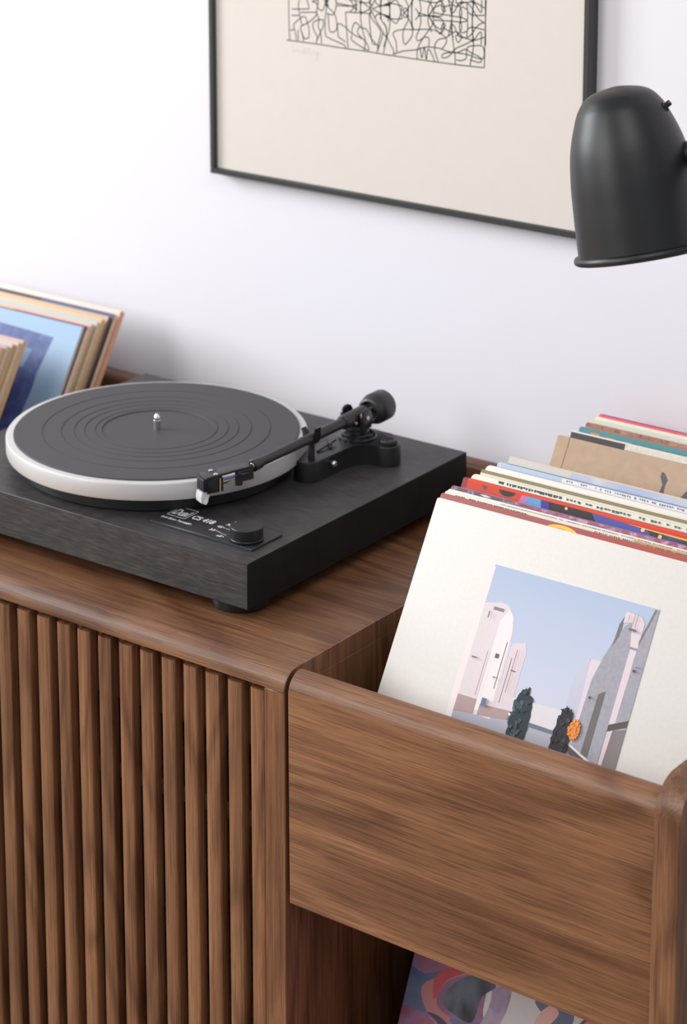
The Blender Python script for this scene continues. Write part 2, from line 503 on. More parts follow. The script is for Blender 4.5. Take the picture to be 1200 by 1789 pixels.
b = bmesh.new(); rod(b, cl - pv - ad * 0.0005, cl - pv + ad * 0.0115, 0.0062, 0.0058, bev=0.0010, seg=32)
col = link('headshell_collar', b, arm_black, arm, smooth=True)
b = bmesh.new(); rod(b, cl - pv - ad * 0.0016, cl - pv - ad * 0.0004, 0.0030, bev=0.0003)
link('collar_pin', b, brass, arm, smooth=True, label='brass connector ring')
# small locking knob on the sleeve
b = bmesh.new(); rod(b, (0.0060, -0.0135, -0.0025), (0.0096, -0.0135, -0.0030), 0.0017, bev=0.0004)
link('sleeve_screw', b, brass, arm, smooth=True, label='copper coloured screw')

# headshell with cartridge
HZ = 0.1088
hs = empty('headshell', (0, 0, HZ), parent=tt)
plate = Tp([(-0.1050, 0.0588), (-0.0978, 0.0530), (-0.0898, 0.0506), (-0.0812, 0.0880), (-0.0752, 0.1055), (-0.0845, 0.1085), (-0.0915, 0.1005), (-0.0995, 0.0760)])
b = bmesh.new(); poly_prism(b, plate, -0.0024, 0, 0.0004, 2, 'z', False)
link('shell_plate', b, arm_black, hs, smooth=True)
b = bmesh.new()
poly_prism(b, Tp([(-0.0822, 0.0905), (-0.0790, 0.0925), (-0.0752, 0.1055), (-0.0845, 0.1080)]), -0.0135, -0.0025, 0.0006, 1)
poly_prism(b, Tp([(-0.0838, 0.0872), (-0.0800, 0.0880), (-0.0786, 0.0925), (-0.0822, 0.0925)]), -0.0168, -0.0025, 0.0008, 1)
link('shell_neck', b, arm_black, hs, smooth=True)
# finger lift
b = bmesh.new()
fl = Tp([(-0.0808, 0.0868), (-0.0742, 0.0900), (-0.0728, 0.0962), (-0.0795, 0.0965)])
poly_prism(b, fl, -0.0052, -0.0036, 0.0006, 2, 'z', False)
link('finger_lift', b, black_gloss, hs, smooth=True)
# slot screws
for sx, sy in ((-0.0991, 0.0692), (-0.0888, 0.0644)):
    b = bmesh.new(); rod(b, (*T(sx, sy), 0.0001), (*T(sx, sy), 0.0012), 0.0022, bev=0.0004)
    s_ = link('screw', b, chrome, hs, smooth=True, label='small chrome screw')
    b = bmesh.new(); poly_prism(b, Tp([(sx - 0.0026, sy - 0.0052), (sx - 0.0006, sy - 0.0060), (sx + 0.0030, sy + 0.0062), (sx + 0.0010, sy + 0.0070)]), 0.00002, 0.0002)
    link('slot', b, black_gloss, s_)
# cartridge body
def rotbox(bm, c, hx, hy, z0, z1, ang, bev=0.0004):
    pts = [(-hx, -hy), (hx, -hy), (hx, hy), (-hx, hy)]
    ca, sa = cos(ang), sin(ang)
    return poly_prism(bm, [(c[0] + x * ca - y * sa, c[1] + x * sa + y * ca) for x, y in pts], z0, z1, bev, 1, 'z', False)
HA = -0.42
cc = T(-0.0942, 0.0645)
b = bmesh.new(); rotbox(b, cc, 0.0078, 0.0085, -0.0170, -0.0026, HA); 
cart = link('cartridge', b, black_gloss, hs, smooth=True)
cf = T(-0.0975, 0.0575)
b = bmesh.new(); rotbox(b, T(-0.0978, 0.0566), 0.0068, 0.0036, -0.0152, -0.0026, HA, 0.0008)
link('cartridge_nose', b, plain('deep_violet_black', (26, 23, 32), 0.3), cart, smooth=True)
b = bmesh.new()
ca_, sa_ = cos(HA), sin(HA)
g = bmesh.new()
prof_g = [(-0.0035, 0), (-0.0048, -0.006), (-0.0042, -0.0105), (0.001, -0.0132), (0.0032, -0.0105), (0.0028, -0.0065), (0.0045, -0.0058), (0.0045, 0)]
poly_prism(g, prof_g, -0.0058, 0.0058, 0.0005, 1, 'x', False)
link('stylus_guard', g, clear, cart, (*T(-0.0982, 0.0556), -0.0153), (0, 0, HA), smooth=True, label='clear plastic stylus guard')
b = bmesh.new(); rotbox(b, T(-0.0982, 0.0566), 0.0030, 0.0022, -0.0215, -0.0154, HA, 0.0005)
link('stylus_body', b, plain('stylus_white', (214, 206, 196), 0.4), cart, smooth=True, label='pale stylus holder')
b = bmesh.new(); rod(b, (*T(-0.0838, 0.0648), -0.0165), (*T(-0.0838, 0.0648), -0.0030), 0.0008, seg=12)
link('mounting_screw', b, brass, cart, smooth=True, label='brass mounting screw')
# coloured leads behind the cartridge
for k, (rgb, dx) in enumerate((((190, 40, 36), 0.0), ((30, 110, 70), 0.0022), ((225, 222, 215), 0.0044), ((50, 70, 150), 0.0062))):
    b = bmesh.new()
    p0 = Vector((*T(-0.0905 + dx * 0.9, 0.0722), -0.0125 + k * 0.002)); p3 = Vector((*T(-0.0850 + dx * 0.7, 0.0915), -0.0050))
    q = [p0, p0 + Vector((0.0022, 0.006, -0.003 + k * 0.001)), p3 + Vector((0.0012 - k * 0.001, -0.006, -0.003)), p3]
    pp = [((1 - t) ** 3 * q[0] + 3 * (1 - t) ** 2 * t * q[1] + 3 * (1 - t) * t * t * q[2] + t ** 3 * q[3]) for t in [i / 6 for i in range(7)]]
    for a_, b_ in zip(pp, pp[1:]): rod(b, a_, b_, 0.00055, seg=8)
    link('lead_wire', b, plain('wire_%d' % k, rgb, 0.4), hs, smooth=True, label=('red', 'green', 'white', 'blue')[k] + ' lead wire')

# arm rest post and clip on the front of the pod
ax_, ay_ = T(-0.0838, 0.2100)
rest = empty('arm_rest', (ax_, ay_, ZT), parent=tt)
b = bmesh.new(); rod(b, (0, 0, 0.0001), (0, 0, AZ - ZT - 0.0070), 0.0036, 0.0032, bev=0.0004)
link('rest_post', b, black_plastic, rest, smooth=True)
b = bmesh.new()
zc = AZ - ZT
outer = [(-0.0100, zc + 0.0078)] + arc(0, zc, 0.0082, -205, 0, 14) + [(0.0090, zc + 0.0112), (0.0066, zc + 0.0112), (0.0058, zc)]
inner = arc(0, zc, 0.0058, 0, -205, 14)
poly_prism(b, (outer + inner[1:]), -0.0045, 0.0045, 0.0005, 1, 'y', False)
link('rest_clip', b, black_gloss, rest, smooth=True)
# cue lever and chrome button
b = bmesh.new(); rod(b, (*T(-0.0770, 0.2310), 0.0135), (*T(-0.0708, 0.2295), 0.0135), 0.0016, seg=16)
rod(b, (*T(-0.0718, 0.2295), 0.0135), (*T(-0.0676, 0.2290), 0.0135), 0.0034, 0.0030, bev=0.0008)
link('cue_button', b, chrome, tt, (0, 0, HT), smooth=True, label='small chrome button')
b = bmesh.new()
rod(b, (*T(-0.0905, 0.2500), 0.0003), (*T(-0.0905, 0.2500), 0.0042), 0.0022, seg=16)
rod(b, (*T(-0.0900, 0.2280), 0.0012), (*T(-0.0905, 0.2600), 0.0040), 0.0012, seg=12)
rod(b, (*T(-0.0850, 0.2440), 0.0006), (*T(-0.0960, 0.2540), 0.0036), 0.0016, seg=12)
link('cue_lever', b, black_gloss, tt, (0, 0, ZT), smooth=True)

# control badge and knob
badge = empty('control_panel', (*T(-0.1400, 0.0262), HT), parent=tt)
bm = bmesh.new(); add_box(bm, 0, 0.1245, 0, 0.0470, 0.0001, 0.0022, 0.0005, 1)
link('badge_plate', bm, plain('badge_black', (44, 42, 44), 0.42, grain=0.03), badge, smooth=True)
bm = bmesh.new(); add_box(bm, 0.0003, 0.1242, -0.0008, -0.0001, 0.0001, 0.0021, 0.0002, 1)
link('badge_edge', bm, plain('badge_edge_reflection', (50, 53, 68), 0.35), badge, smooth=True, label='front edge tinted with a blue-grey reflection')  # bluish reflection put into the edge colour
kx, ky = T(-0.0345, 0.0425)
bm = bmesh.new(); lathe(bm, [(0, 0), (0.0157, 0), (0.0162, 0.0008), (0.0162, 0.0024), (0.0157, 0.0030), (0.0157, 0.0132), (0.0150, 0.0140), (0, 0.0140)], 64)
knob = link('speed_knob', bm, black_satin, tt, (kx, ky, HT + 0.0023), smooth=True)
bm = bmesh.new(); lathe(bm, [(0, 0), (0.0006, 0), (0, 0.0001)], 10)
link('pointer_dot', bm, white_print, knob, (-0.0135, 0.0008, 0.01402))

def text(s, size, x, y, z, parent, mat, name='lettering', rot=0.0, bold=0.0, width=None, shear=0.0, align='LEFT'):
    cu = bpy.data.curves.new('text', 'FONT'); cu.body = s; cu.size = size
    cu.offset = bold; cu.shear = shear; cu.align_x = align; cu.extrude = 0.00003
    to = bpy.data.objects.new('text', cu); COL.objects.link(to)
    bpy.context.view_layer.update()
    dg = bpy.context.evaluated_depsgraph_get()
    me = bpy.data.meshes.new_from_object(to.evaluated_get(dg))
    bpy.data.objects.remove(to)
    if width:
        xs = [v.co.x for v in me.vertices]; w0 = min(xs); kk = width / (max(xs) - w0)
        for v in me.vertices: v.co.x = (v.co.x - w0) * kk
    me.materials.clear(); me.materials.append(mat)
    o = bpy.data.objects.new(name, me); COL.objects.link(o); o.parent = parent
    o.location = (x, y, z); o.rotation_euler = (0, 0, rot)
    return o
ZB = 0.00226
bx0, by0 = -0.1400, 0.0262
text('Dual', 0.0185, 0.0058, 0.0255, ZB, badge, white_print, bold=0.0005, width=0.0175, shear=0.1)
text('CS 418', 0.0115, 0.0292, 0.0262, ZB, badge, white_print, bold=0.0004, width=0.0262)
text('Belt Drive Turntable', 0.0054, 0.0035, 0.0122, ZB, badge, white_print, bold=0.00014, width=0.0368)
bm = bmesh.new()
for a in ((0.0035, 0.0260, 0.0205, 0.0213), (0.0035, 0.0260, 0.0427, 0.0435), (0.0035, 0.0043, 0.0205, 0.0435), (0.0252, 0.0260, 0.0205, 0.0435)):
    add_box(bm, a[0], a[1], a[2], a[3], ZB - 0.00003, ZB + 0.00003)
link('logo_border', bm, white_print, badge)
for s, x, y in (('78', 0.0670, 0.0325), ('45', 0.0628, 0.0238), ('33', 0.0615, 0.0138), ('off', 0.0765, 0.0056)):
    text(s, 0.0058, x, y, ZB, badge, white_print, bold=0.00012, width=0.0058)
bm = bmesh.new()
for x, y in ((0.0705, 0.0258), (0.0693, 0.0158), (0.0840, 0.0076)):
    lathe(bm, [(0.0008, 0), (0, 0.00002)], 10, Matrix.Translation((x, y, ZB)))
for pts in (((0.0722, 0.0258), (0.0800, 0.0246)), ((0.0710, 0.0155), (0.0770, 0.0136), (0.0840, 0.0126))):
    for (xa, ya), (xb, yb_) in zip(pts, pts[1:]):
        d = Vector((xb - xa, yb_ - ya)).normalized() * 0.0003; nx, ny = -d.y, d.x
        vs = [bm.verts.new((xa + nx, ya + ny, ZB)), bm.verts.new((xb + nx, yb_ + ny, ZB)), bm.verts.new((xb - nx, yb_ - ny, ZB)), bm.verts.new((xa - nx, ya - ny, ZB))]
        bm.faces.new(vs[::-1])
link('speed_marks', bm, white_print, badge)

# ---------------------------------------------------------------- record sleeves
TILT = radians(31)
S_ = 0.315
def sleeve(x, y, z, label, face, edge=(226, 214, 198), t=0.0036, tilt=TILT, group='record sleeves in the right bin', prints=(), rw=0.0025, cat='record sleeve', back=None, name='record_sleeve'):
    """x,y,z: top left front corner in the room"""
    dn = Vector((0, -sin(tilt), -cos(tilt)))
    org = Vector((x, y, z)) + dn * S_
    e = empty(name, tuple(org), (-tilt, 0, 0))
    tag(e, label, cat, group)
    # jacket outline with slightly worn round corners, in local x (right), z (up), y (back)
    c = rw
    pts = arc(c, c, c, 180, 270, 3) + arc(S_ - c, c, c, 270, 360, 3) + arc(S_ - c, S_ - c, c, 0, 90, 3) + arc(c, S_ - c, c, 90, 180, 3)
    bm = bmesh.new(); poly_prism(bm, pts, 0, t, 0.0005, 2, 'y', False)
    bm.faces.ensure_lookup_table()
    bmesh.ops.recalc_face_normals(bm, faces=bm.faces[:])
    for f in bm.faces: f.material_index = 0 if abs(f.normal.y) > 0.6 else 1
    link('jacket', bm, [paper(face), paper(edge, 0.12)], e, smooth=True)
    if prints:
        bm = bmesh.new(); mats = []
        for k, (rgb, poly) in enumerate(prints):
            poly = clip(poly, 0.3, 314.7)
            if len(poly) < 3: continue
            m = paper(rgb) if isinstance(rgb, tuple) else rgb
            if m not in mats: mats.append(m)
            vs = [bm.verts.new((u / 1000.0, -0.00006 - 0.00002 * k, S_ - v / 1000.0)) for u, v in poly]
            f = bm.faces.new(vs); f.material_index = mats.index(m)
            f.normal_update()
            if f.normal.y > 0: f.normal_flip()
        link('cover_print', bm, mats, e, smooth='flat_print')
    return e

def clip(poly, lo, hi):
    for ax, lim, sg in ((0, lo, 1), (0, hi, -1), (1, lo, 1), (1, hi, -1)):
        out_ = []
        for i, b in enumerate(poly):
            a = poly[i - 1]
            ia, ib = (a[ax] - lim) * sg >= 0, (b[ax] - lim) * sg >= 0
            if ia != ib:
                t = (lim - a[ax]) / (b[ax] - a[ax])
                out_.append((a[0] + (b[0] - a[0]) * t, a[1] + (b[1] - a[1]) * t))
            if ib: out_.append(b)
        poly = out_
    return poly
def round_(pts, n=5):
    """closed smooth outline through the points"""
    P = [Vector(p) for p in pts]; m = len(P); out_ = []
    for i in range(m):
        a, b, c, d = P[i - 1], P[i], P[(i + 1) % m], P[(i + 2) % m]
        for k in range(n):
            t = k / n
            q = 0.5 * ((2 * b) + (c - a) * t + (2 * a - 5 * b + 4 * c - d) * t * t + (3 * b - a - 3 * c + d) * t ** 3)
            out_.append((q.x, q.y))
    return out_
def rect(u0, v0, u1, v1): return [(u0, v0), (u1, v0), (u1, v1), (u0, v1)]
def blob(cx, cy, rx, ry, n=20, rot=0.0, wob=0.0, seed=1):
    r = random.Random(seed); out_ = []
    for i in range(n):
        a = 2 * pi * i / n; k = 1 + wob * (r.random() - 0.5)
        x_, y_ = rx * k * cos(a), ry * k * sin(a)
        out_.append((cx + x_ * cos(rot) - y_ * sin(rot), cy + x_ * sin(rot) + y_ * cos(rot)))
    return out_
def leafy(cx, cy, rx, ry, dark, light, seed):
    r = random.Random(seed)
    L_ = [(dark, blob(cx, cy, rx, ry, 46, 0.0, 0.22, seed))]
    for i in range(34):
        a, q = r.random() * 2 * pi, r.random() ** 0.5
        x_, y_ = cx - rx * 0.12 + rx * 0.86 * q * cos(a), cy - ry * 0.06 + ry * 0.9 * q * sin(a)
        m_ = r.random() ** 1.8
        col_ = tuple(int(d_ + (l_ - d_) * m_) // 6 * 6 for d_, l_ in zip(dark, light))
        L_.append((col_, blob(x_, y_, rx * (0.10 + 0.12 * r.random()), rx * (0.14 + 0.22 * r.random()), 7, r.random() * 3, 0.4, seed + i)))
    return L_
def band(v0, v1, u0=0.5, u1=314.5): return rect(u0, v0, u1, v1)
def glyphs(v, h, u0, u1, step, rgb, seed, dens=0.8, w=0.7):
    """row of worn, unreadable print marks along the top of a sleeve"""
    r = random.Random(seed); out_ = []; u = u0
    while u < u1:
        ww = step * w * (0.6 + 0.6 * r.random())
        if r.random() < dens:
            hh = h * (0.6 + 0.4 * r.random())
            out_.append((rgb, [(u, v), (u + ww, v + 0.3 * r.random()), (u + ww * 0.8, v + hh), (u + ww * 0.1, v + hh * 0.9)]))
        u += step
    return out_
def noise_paper(name, c1, c2, scale, c3=None, dist=1.0, stretch=(1, 1, 1)):
    m = bpy.data.materials.new(name); nt, b = nodes(m)
    b.inputs['Roughness'].default_value = 0.5
    b.inputs['Specular IOR Level'].default_value = 0.35
    tc = nt.nodes.new('ShaderNodeTexCoord'); mp = nt.nodes.new('ShaderNodeMapping')
    mp.inputs['Scale'].default_value = stretch
    nz = nt.nodes.new('ShaderNodeTexNoise'); nz.inputs['Scale'].default_value = scale
    nz.inputs['Detail'].default_value = 4; nz.inputs['Distortion'].default_value = dist
    nt.links.new(tc.outputs['Object'], mp.inputs[0]); nt.links.new(mp.outputs[0], nz.inputs['Vector'])
    cr = nt.nodes.new('ShaderNodeValToRGB'); nt.links.new(nz.outputs['Fac'], cr.inputs[0])
    e = cr.color_ramp.elements
    e[0].position = 0.35; e[0].color = srgb(*c1); e[1].position = 0.65; e[1].color = srgb(*c2)
    if c3: x = e.new(0.5); x.color = srgb(*c3)
    nt.links.new(cr.outputs[0], b.inputs['Base Color'])
    return m
def gradient_paper(name, stops, v0, v1, axis='z'):
    """printed vertical blend, v in mm down from the sleeve's top"""
    m = bpy.data.materials.new(name); nt, b = nodes(m)
    b.inputs['Roughness'].default_value = 0.5
    tc = nt.nodes.new('ShaderNodeTexCoord'); sx = nt.nodes.new('ShaderNodeSeparateXYZ')
    nt.links.new(tc.outputs['Object'], sx.inputs[0])
    mr = nt.nodes.new('ShaderNodeMapRange')
    if axis == 'z':
        mr.inputs[1].default_value = S_ - v0 / 1000; mr.inputs[2].default_value = S_ - v1 / 1000
        nt.links.new(sx.outputs['Z'], mr.inputs[0])
    else:
        mr.inputs[1].default_value = v0 / 1000; mr.inputs[2].default_value = v1 / 1000
        nt.links.new(sx.outputs['X'], mr.inputs[0])
    cr = nt.nodes.new('ShaderNodeValToRGB'); nt.links.new(mr.outputs[0], cr.inputs[0])
    e = cr.color_ramp.elements
    for i, (p_, c_) in enumerate(stops):
        x = e[i] if i < 2 else e.new(p_)
        x.position = p_; x.color = srgb(*c_)
    nt.links.new(cr.outputs[0], b.inputs['Base Color'])
    return m

# --- right bin, front sleeve: off-white with one square picture of pale buildings under a blue sky
sky = gradient_paper('printed_sky', [(0.0, (160, 173, 197)), (1.0, (188, 190, 204))], 45, 150)
ground = gradient_paper('printed_ground', [(0.0, (176, 174, 186)), (1.0, (104, 106, 118))], 160, 215)
gw = noise_paper('printed_grey_wall', (146, 142, 150), (156, 152, 160), 260, None, 0.2)
pk = (224, 210, 211)
PR = [(sky, rect(79, 45, 246, 213)),
      (ground, rect(79, 168, 246, 213)),
      ((238, 225, 222), rect(73.5, 47, 80, 213)),
      # left pale halls
      (pk, [(80, 80)] + [(96, 76), (104, 77), (111, 84), (115, 96), (117, 112), (118, 176), (80, 176)]),
      ((226, 210, 213), [(90, 84), (100, 84), (100, 168), (90, 172)]),
      ((148, 128, 134), rect(90, 81, 101, 84)),
      ((240, 228, 228), [(100, 92), (106, 80), (112, 86), (115, 100), (116, 172), (100, 172)]),
      ((224, 206, 210), [(118, 108), (131, 104), (134, 112), (134, 172), (118, 174)]),
      ((176, 150, 148), [(80, 163), (100, 163), (100, 176), (80, 178)]),
      ((176, 150, 148), [(104, 166), (134, 164), (134, 172), (104, 176)]),
      ((138, 104, 104), rect(112.6, 108, 113.4, 150)), ((138, 104, 104), rect(121.4, 120, 122.0, 160)),
      ((120, 96, 100), rect(105, 120, 109, 124)), ((120, 96, 100), rect(124, 130, 129, 131)),
      # far wall
      ((220, 214, 216), [(134, 152), (190, 150), (190, 172), (134, 172)]),
      # right halls, receding
      ((198, 196, 210), [(186, 118), (190, 104), (195, 101), (199, 110), (200, 176), (184, 172)]),
      ((222, 206, 212), [(196, 101), (207, 101), (207, 176), (199, 176)]),
      (gw, [(202, 118), (207, 96), (213, 78), (219, 66), (224, 62), (228, 70), (230, 86), (230, 186), (200, 178)]),
      ((222, 206, 210), [(216, 54), (232, 55), (236, 60), (234, 190), (229, 188), (229, 84), (224, 62), (216, 64)]),
      ((150, 140, 150), rect(228, 82, 238, 84)),
      ((118, 112, 116), [(213, 66), (216, 58), (216, 76), (212, 86)]),
      (gw, [(246, 45), (246, 160), (236, 162), (235, 90), (237, 66), (242, 47)]),
      ((126, 118, 112), [(242, 46), (244, 46), (236, 80), (235, 76)]),
      ((90, 80, 78), [(229, 150), (246, 142), (246, 148), (229, 156)]),
      ((132, 122, 120), [(234, 154), (246, 150), (246, 205), (232, 198)]),
      ((112, 104, 100), [(212, 128), (218, 124), (218, 182), (211, 180)]),
      ((92, 84, 84), [(190, 172), (232, 190), (246, 203), (246, 213), (228, 200), (190, 177)]),
      ((226, 218, 220), [(196, 174), (226, 186), (226, 188), (196, 176)]),
      ((112, 118, 132), [(134, 168), (190, 169), (190, 172), (134, 172)]),
      # dark clipped shrubs standing in the street, and one orange flowering bush
      ] + leafy(146, 170, 10, 28, (42, 52, 56), (84, 108, 114), 3) + leafy(189, 172, 8.5, 25, (44, 40, 44), (76, 70, 76), 5) + leafy(200, 163, 5.5, 9, (232, 138, 56), (246, 186, 104), 9) + \
     [(rgb_, poly_) for rgb_, poly_ in (
      # a lamp bracket, stair rails, window slots and wall joints, small
      ((120, 96, 100), rect(84, 128, 89, 129.2)), ((120, 96, 100), rect(88, 86, 89, 92)),
      ((150, 126, 130), rect(98, 120, 98.5, 160)), ((120, 96, 100), rect(110, 140, 113, 141)),
      ((140, 118, 122), rect(126, 112, 126.6, 150)), ((96, 120, 150), rect(106, 160, 111, 167)),
      ((80, 72, 76), rect(238, 100, 241, 102)), ((110, 104, 110), rect(240, 97, 244, 97.8)),
      ((80, 72, 76), rect(205, 132, 207.5, 134)), ((176, 150, 150), rect(221, 56, 221.6, 62)), ((150, 110, 108), rect(226, 54, 226.5, 66)), ((150, 110, 108), rect(229, 54, 229.5, 66)),
      ((112, 104, 110), rect(224, 67, 231, 69)), ((126, 120, 128), rect(230, 154, 230.6, 186)))]

CREAM = (226, 218, 202)
sleeve(0.1288, 0.1197, 0.1195, 'off-white sleeve with a square printed street picture, frontmost in the right bin', (224, 217, 211), (222, 210, 198), 0.0028, prints=PR)
sleeve(0.1277, 0.1279, 0.1212, 'brick-red sleeve with a yellow sun, directly behind the off-white front sleeve', (160, 88, 82), (226, 208, 198), 0.0026,
       prints=[((176, 84, 74), band(1, 14, 160, 314)), ((190, 76, 90), blob(132, 7, 21, 6.4, 28)), ((240, 196, 78), blob(131, 7.6, 17, 6.2, 28)), ((238, 160, 70), blob(129, 9, 10, 5, 20))])
sleeve(0.1267, 0.1361, 0.1206, 'cream sleeve with a broken black print line, third from the front at right', (222, 214, 200), (214, 204, 190), 0.0026,
       prints=glyphs(2.2, 2.4, 12, 90, 3.0, (52, 52, 54), 11, 0.95, 0.95) + [((58, 56, 58), band(3.0, 4.2, 60, 130)), ((58, 56, 58), band(3.0, 4.0, 136, 158))] + glyphs(2.0, 1.6, 160, 312, 2.2, (70, 66, 64), 12, 0.9) + [((205, 158, 104), band(0.6, 2.4, 200, 314))])
sleeve(0.1247, 0.1438, 0.1195, 'ivory sleeve with a fine line of print, in front of the mauve floral one', (232, 225, 212), (226, 216, 202), 0.0028,
       prints=glyphs(1.6, 1.3, 58, 262, 1.5, (86, 72, 72), 13, 0.82) + glyphs(1.6, 1.3, 276, 312, 1.5, (86, 72, 72), 14, 0.9))
flor = noise_paper('mauve_floral', (128, 66, 96), (188, 148, 168), 70, (150, 88, 116), 1.5)
dusk = noise_paper('dusk_violet', (84, 78, 96), (150, 140, 160), 60, (96, 70, 84), 1.5)
sleeve(0.1224, 0.1531, 0.1195, 'mauve and plum floral sleeve with worn white scuffs at its left', (146, 92, 116), (214, 200, 196), 0.0036,
       prints=[(flor, band(0.8, 20)), (dusk, rect(0.8, 0.8, 70, 20)), ((226, 214, 214), blob(62, 5.5, 14, 1.3, 14, 0.05, 0.8, 31)), ((226, 214, 214), blob(38, 2.4, 6, 0.6, 12, 0.05, 0.8, 32))])
nb = noise_paper('night_blue', (48, 44, 50), (74, 76, 130), 22, None, 0.8)
sleeve(0.1190, 0.1784, 0.1195, 'red-orange sleeve with a blue and black night scene along its top', (58, 50, 56), (70, 60, 66), 0.0040,
       prints=[(nb, band(0.8, 30)), ((204, 74, 52), rect(6, 1, 68, 30)), ((150, 60, 60), rect(0.8, 0.8, 6, 30)), ((62, 52, 56), blob(50, 3.5, 9, 5, 18)), ((96, 84, 96), [(22, 3), (28, 3.5), (27, 8), (24, 7)]),
               ((196, 120, 170), [(66, 3), (74, 3), (72, 26), (60, 26)]), ((104, 156, 204), [(72, 3), (88, 3), (98, 26), (68, 26)]), ((66, 66, 150), [(86, 3), (94, 3), (108, 26), (94, 26)]),
               ((58, 50, 52), [(94, 3), (146, 3), (164, 26), (104, 26)]),
               ((82, 88, 160), [(140, 3), (196, 4), (216, 22), (158, 26)]),
               ((220, 74, 46), [(6, 0.4), (240, 0.4), (250, 3.6), (74, 3.4), (6, 3.4)]), ((150, 78, 56), [(236, 0.4), (314, 0.4), (314, 4.2), (250, 3.6)]),
               ((216, 58, 58), [(140, 3.4), (314, 4.2), (314, 6.0), (170, 4.8)]),
               ((236, 180, 66), [(176, 4.9), (314, 6.0), (314, 8.8), (200, 6.2)]),
               ((238, 200, 130), blob(114, 5.5, 1.6, 1.4, 10)), ((238, 206, 150), blob(194, 7.2, 2.0, 1.8, 10)), ((238, 206, 150), blob(212, 9.4, 2.0, 2.2, 10))])
sleeve(0.1206, 0.1908, 0.1195, 'cream sleeve with dark green worn lettering marks, behind the red-orange sleeve', (230, 222, 206), (226, 206, 184), 0.0040, rw=0.005,
       prints=glyphs(1.2, 2.8, 30, 98, 3.0, (52, 78, 76), 15, 0.95, 1.0) + glyphs(1.4, 2.6, 104, 310, 4.0, (84, 106, 98), 16, 0.72, 0.8))
sleeve(0.1217, 0.2049, 0.1195, 'olive-brown edged sleeve, behind the cream one with green lettering marks', (138, 126, 96), (224, 216, 200), 0.0036,
       prints=[((142, 128, 96), band(0.4, 3.4)), ((226, 216, 196), band(3.4, 20))])
sleeve(0.1189, 0.2182, 0.1195, 'plain ivory sleeve with a broad blank top, in the middle of the front pack', (232, 225, 215), (226, 214, 200), 0.0044, rw=0.005,
       prints=[((222, 212, 200), band(10, 20))])
sleeve(0.1235, 0.2312, 0.1195, 'pale lilac-blue sleeve with a row of letter marks, in front of the cloudy sky-grey one', (186, 190, 208), (206, 200, 200), 0.0036,
       prints=[((178, 196, 216), rect(4, 1, 72, 6)), ((228, 226, 226), band(1.2, 5.0, 72, 314)), ((152, 148, 168), band(5.0, 7.6))] + glyphs(1.8, 2.0, 74, 312, 2.6, (120, 120, 134), 17, 0.8, 0.7))
sleeve(0.1239, 0.2510, 0.1195, 'sky-grey sleeve with cloudy blue patches and tan top edge, rearmost of the front pack', (176, 184, 196), (222, 188, 158), 0.0040,
       prints=[(noise_paper('cloud_blue', (150, 166, 200), (204, 204, 204), 14, None, 0.6), band(1.6, 30)), ((206, 204, 198), rect(1, 1.6, 70, 20)), ((226, 196, 166), band(0.3, 1.6)), ((44, 62, 60), band(7.6, 9.0))])
# --- rear pack of the right bin
kraft = noise_paper('kraft_board', (176, 147, 122), (184, 155, 130), 90, None, 0.2)
DG = (96, 94, 98)
sleeve(0.1303, 0.3301, 0.1195, 'brown kraft cardboard sleeve with small dark leg silhouettes, front of the rear pack', (186, 155, 130), (168, 132, 104), 0.0046,
       prints=[(kraft, rect(0.4, 0.4, 314.6, 314.6)), ((132, 98, 66), rect(13.4, 0.6, 14.4, 314)),
               (DG, [(119.5, 12), (122.5, 12.5), (128, 18.5), (126.8, 24), (127, 29), (130, 42), (131, 60), (120, 60), (121, 40), (122.8, 30), (123.5, 24), (119.5, 17)]),
               (DG, [(140, 40), (146, 31), (150, 24), (158, 18), (160, 26), (156, 34), (150, 60), (138, 60)])])
sleeve(0.1339, 0.3493, 0.1195, 'cream sleeve with a charcoal strip at its top left, behind the kraft sleeve', (226, 222, 206), (230, 226, 212), 0.0040,
       prints=[((78, 70, 74), rect(0.6, 1.6, 62, 12)), ((224, 216, 200), rect(62, 1, 314, 6)), ((178, 92, 72), rect(130, 7, 314, 12)), ((196, 174, 160), rect(62, 7, 130, 12))])
sleeve(0.1346, 0.3645, 0.1195, 'teal-edged mint sleeve with small orange marks, in the rear pack', (80, 138, 146), (198, 212, 200), 0.0040,
       prints=[((86, 142, 150), band(0.8, 5.5)), ((206, 216, 204), band(6.2, 20)), ((44, 66, 64), band(5.5, 6.3, 60, 314)), ((232, 142, 80), rect(14, 4, 24, 8)), ((232, 142, 80), rect(32, 5, 42, 8.5)), ((232, 142, 80), rect(50, 5.5, 60, 9))])
sleeve(0.1335, 0.3790, 0.1195, 'chestnut-brown sleeve with mottled dark top, in the rear pack', (170, 112, 78), (186, 140, 110), 0.0036,
       prints=[(noise_paper('chestnut_mottle', (112, 76, 70), (176, 128, 110), 90), band(0.8, 4.0)), ((182, 118, 78), band(4.0, 12))])
sleeve(0.1315, 0.3905, 0.1195, 'pale grey-green sleeve, third from the wall in the rear pack', (206, 208, 190), (214, 212, 198), 0.0036, prints=[((212, 212, 196), band(0.8, 8))])
sleeve(0.1322, 0.3995, 0.1195, 'cream sleeve with a thin dark line, just in front of the scarlet sleeve', (226, 216, 200), (206, 196, 184), 0.0034, prints=[((96, 92, 86), band(4.2, 5.2))])
sleeve(0.1310, 0.4087, 0.1195, 'bright scarlet sleeve with an indigo strip on top, nearest the wall in the right bin', (236, 84, 76), (226, 92, 84), 0.0036,
       prints=[((90, 76, 160), rect(4, 0.2, 100, 1.2)), ((240, 112, 86), rect(90, 1.5, 150, 5))])

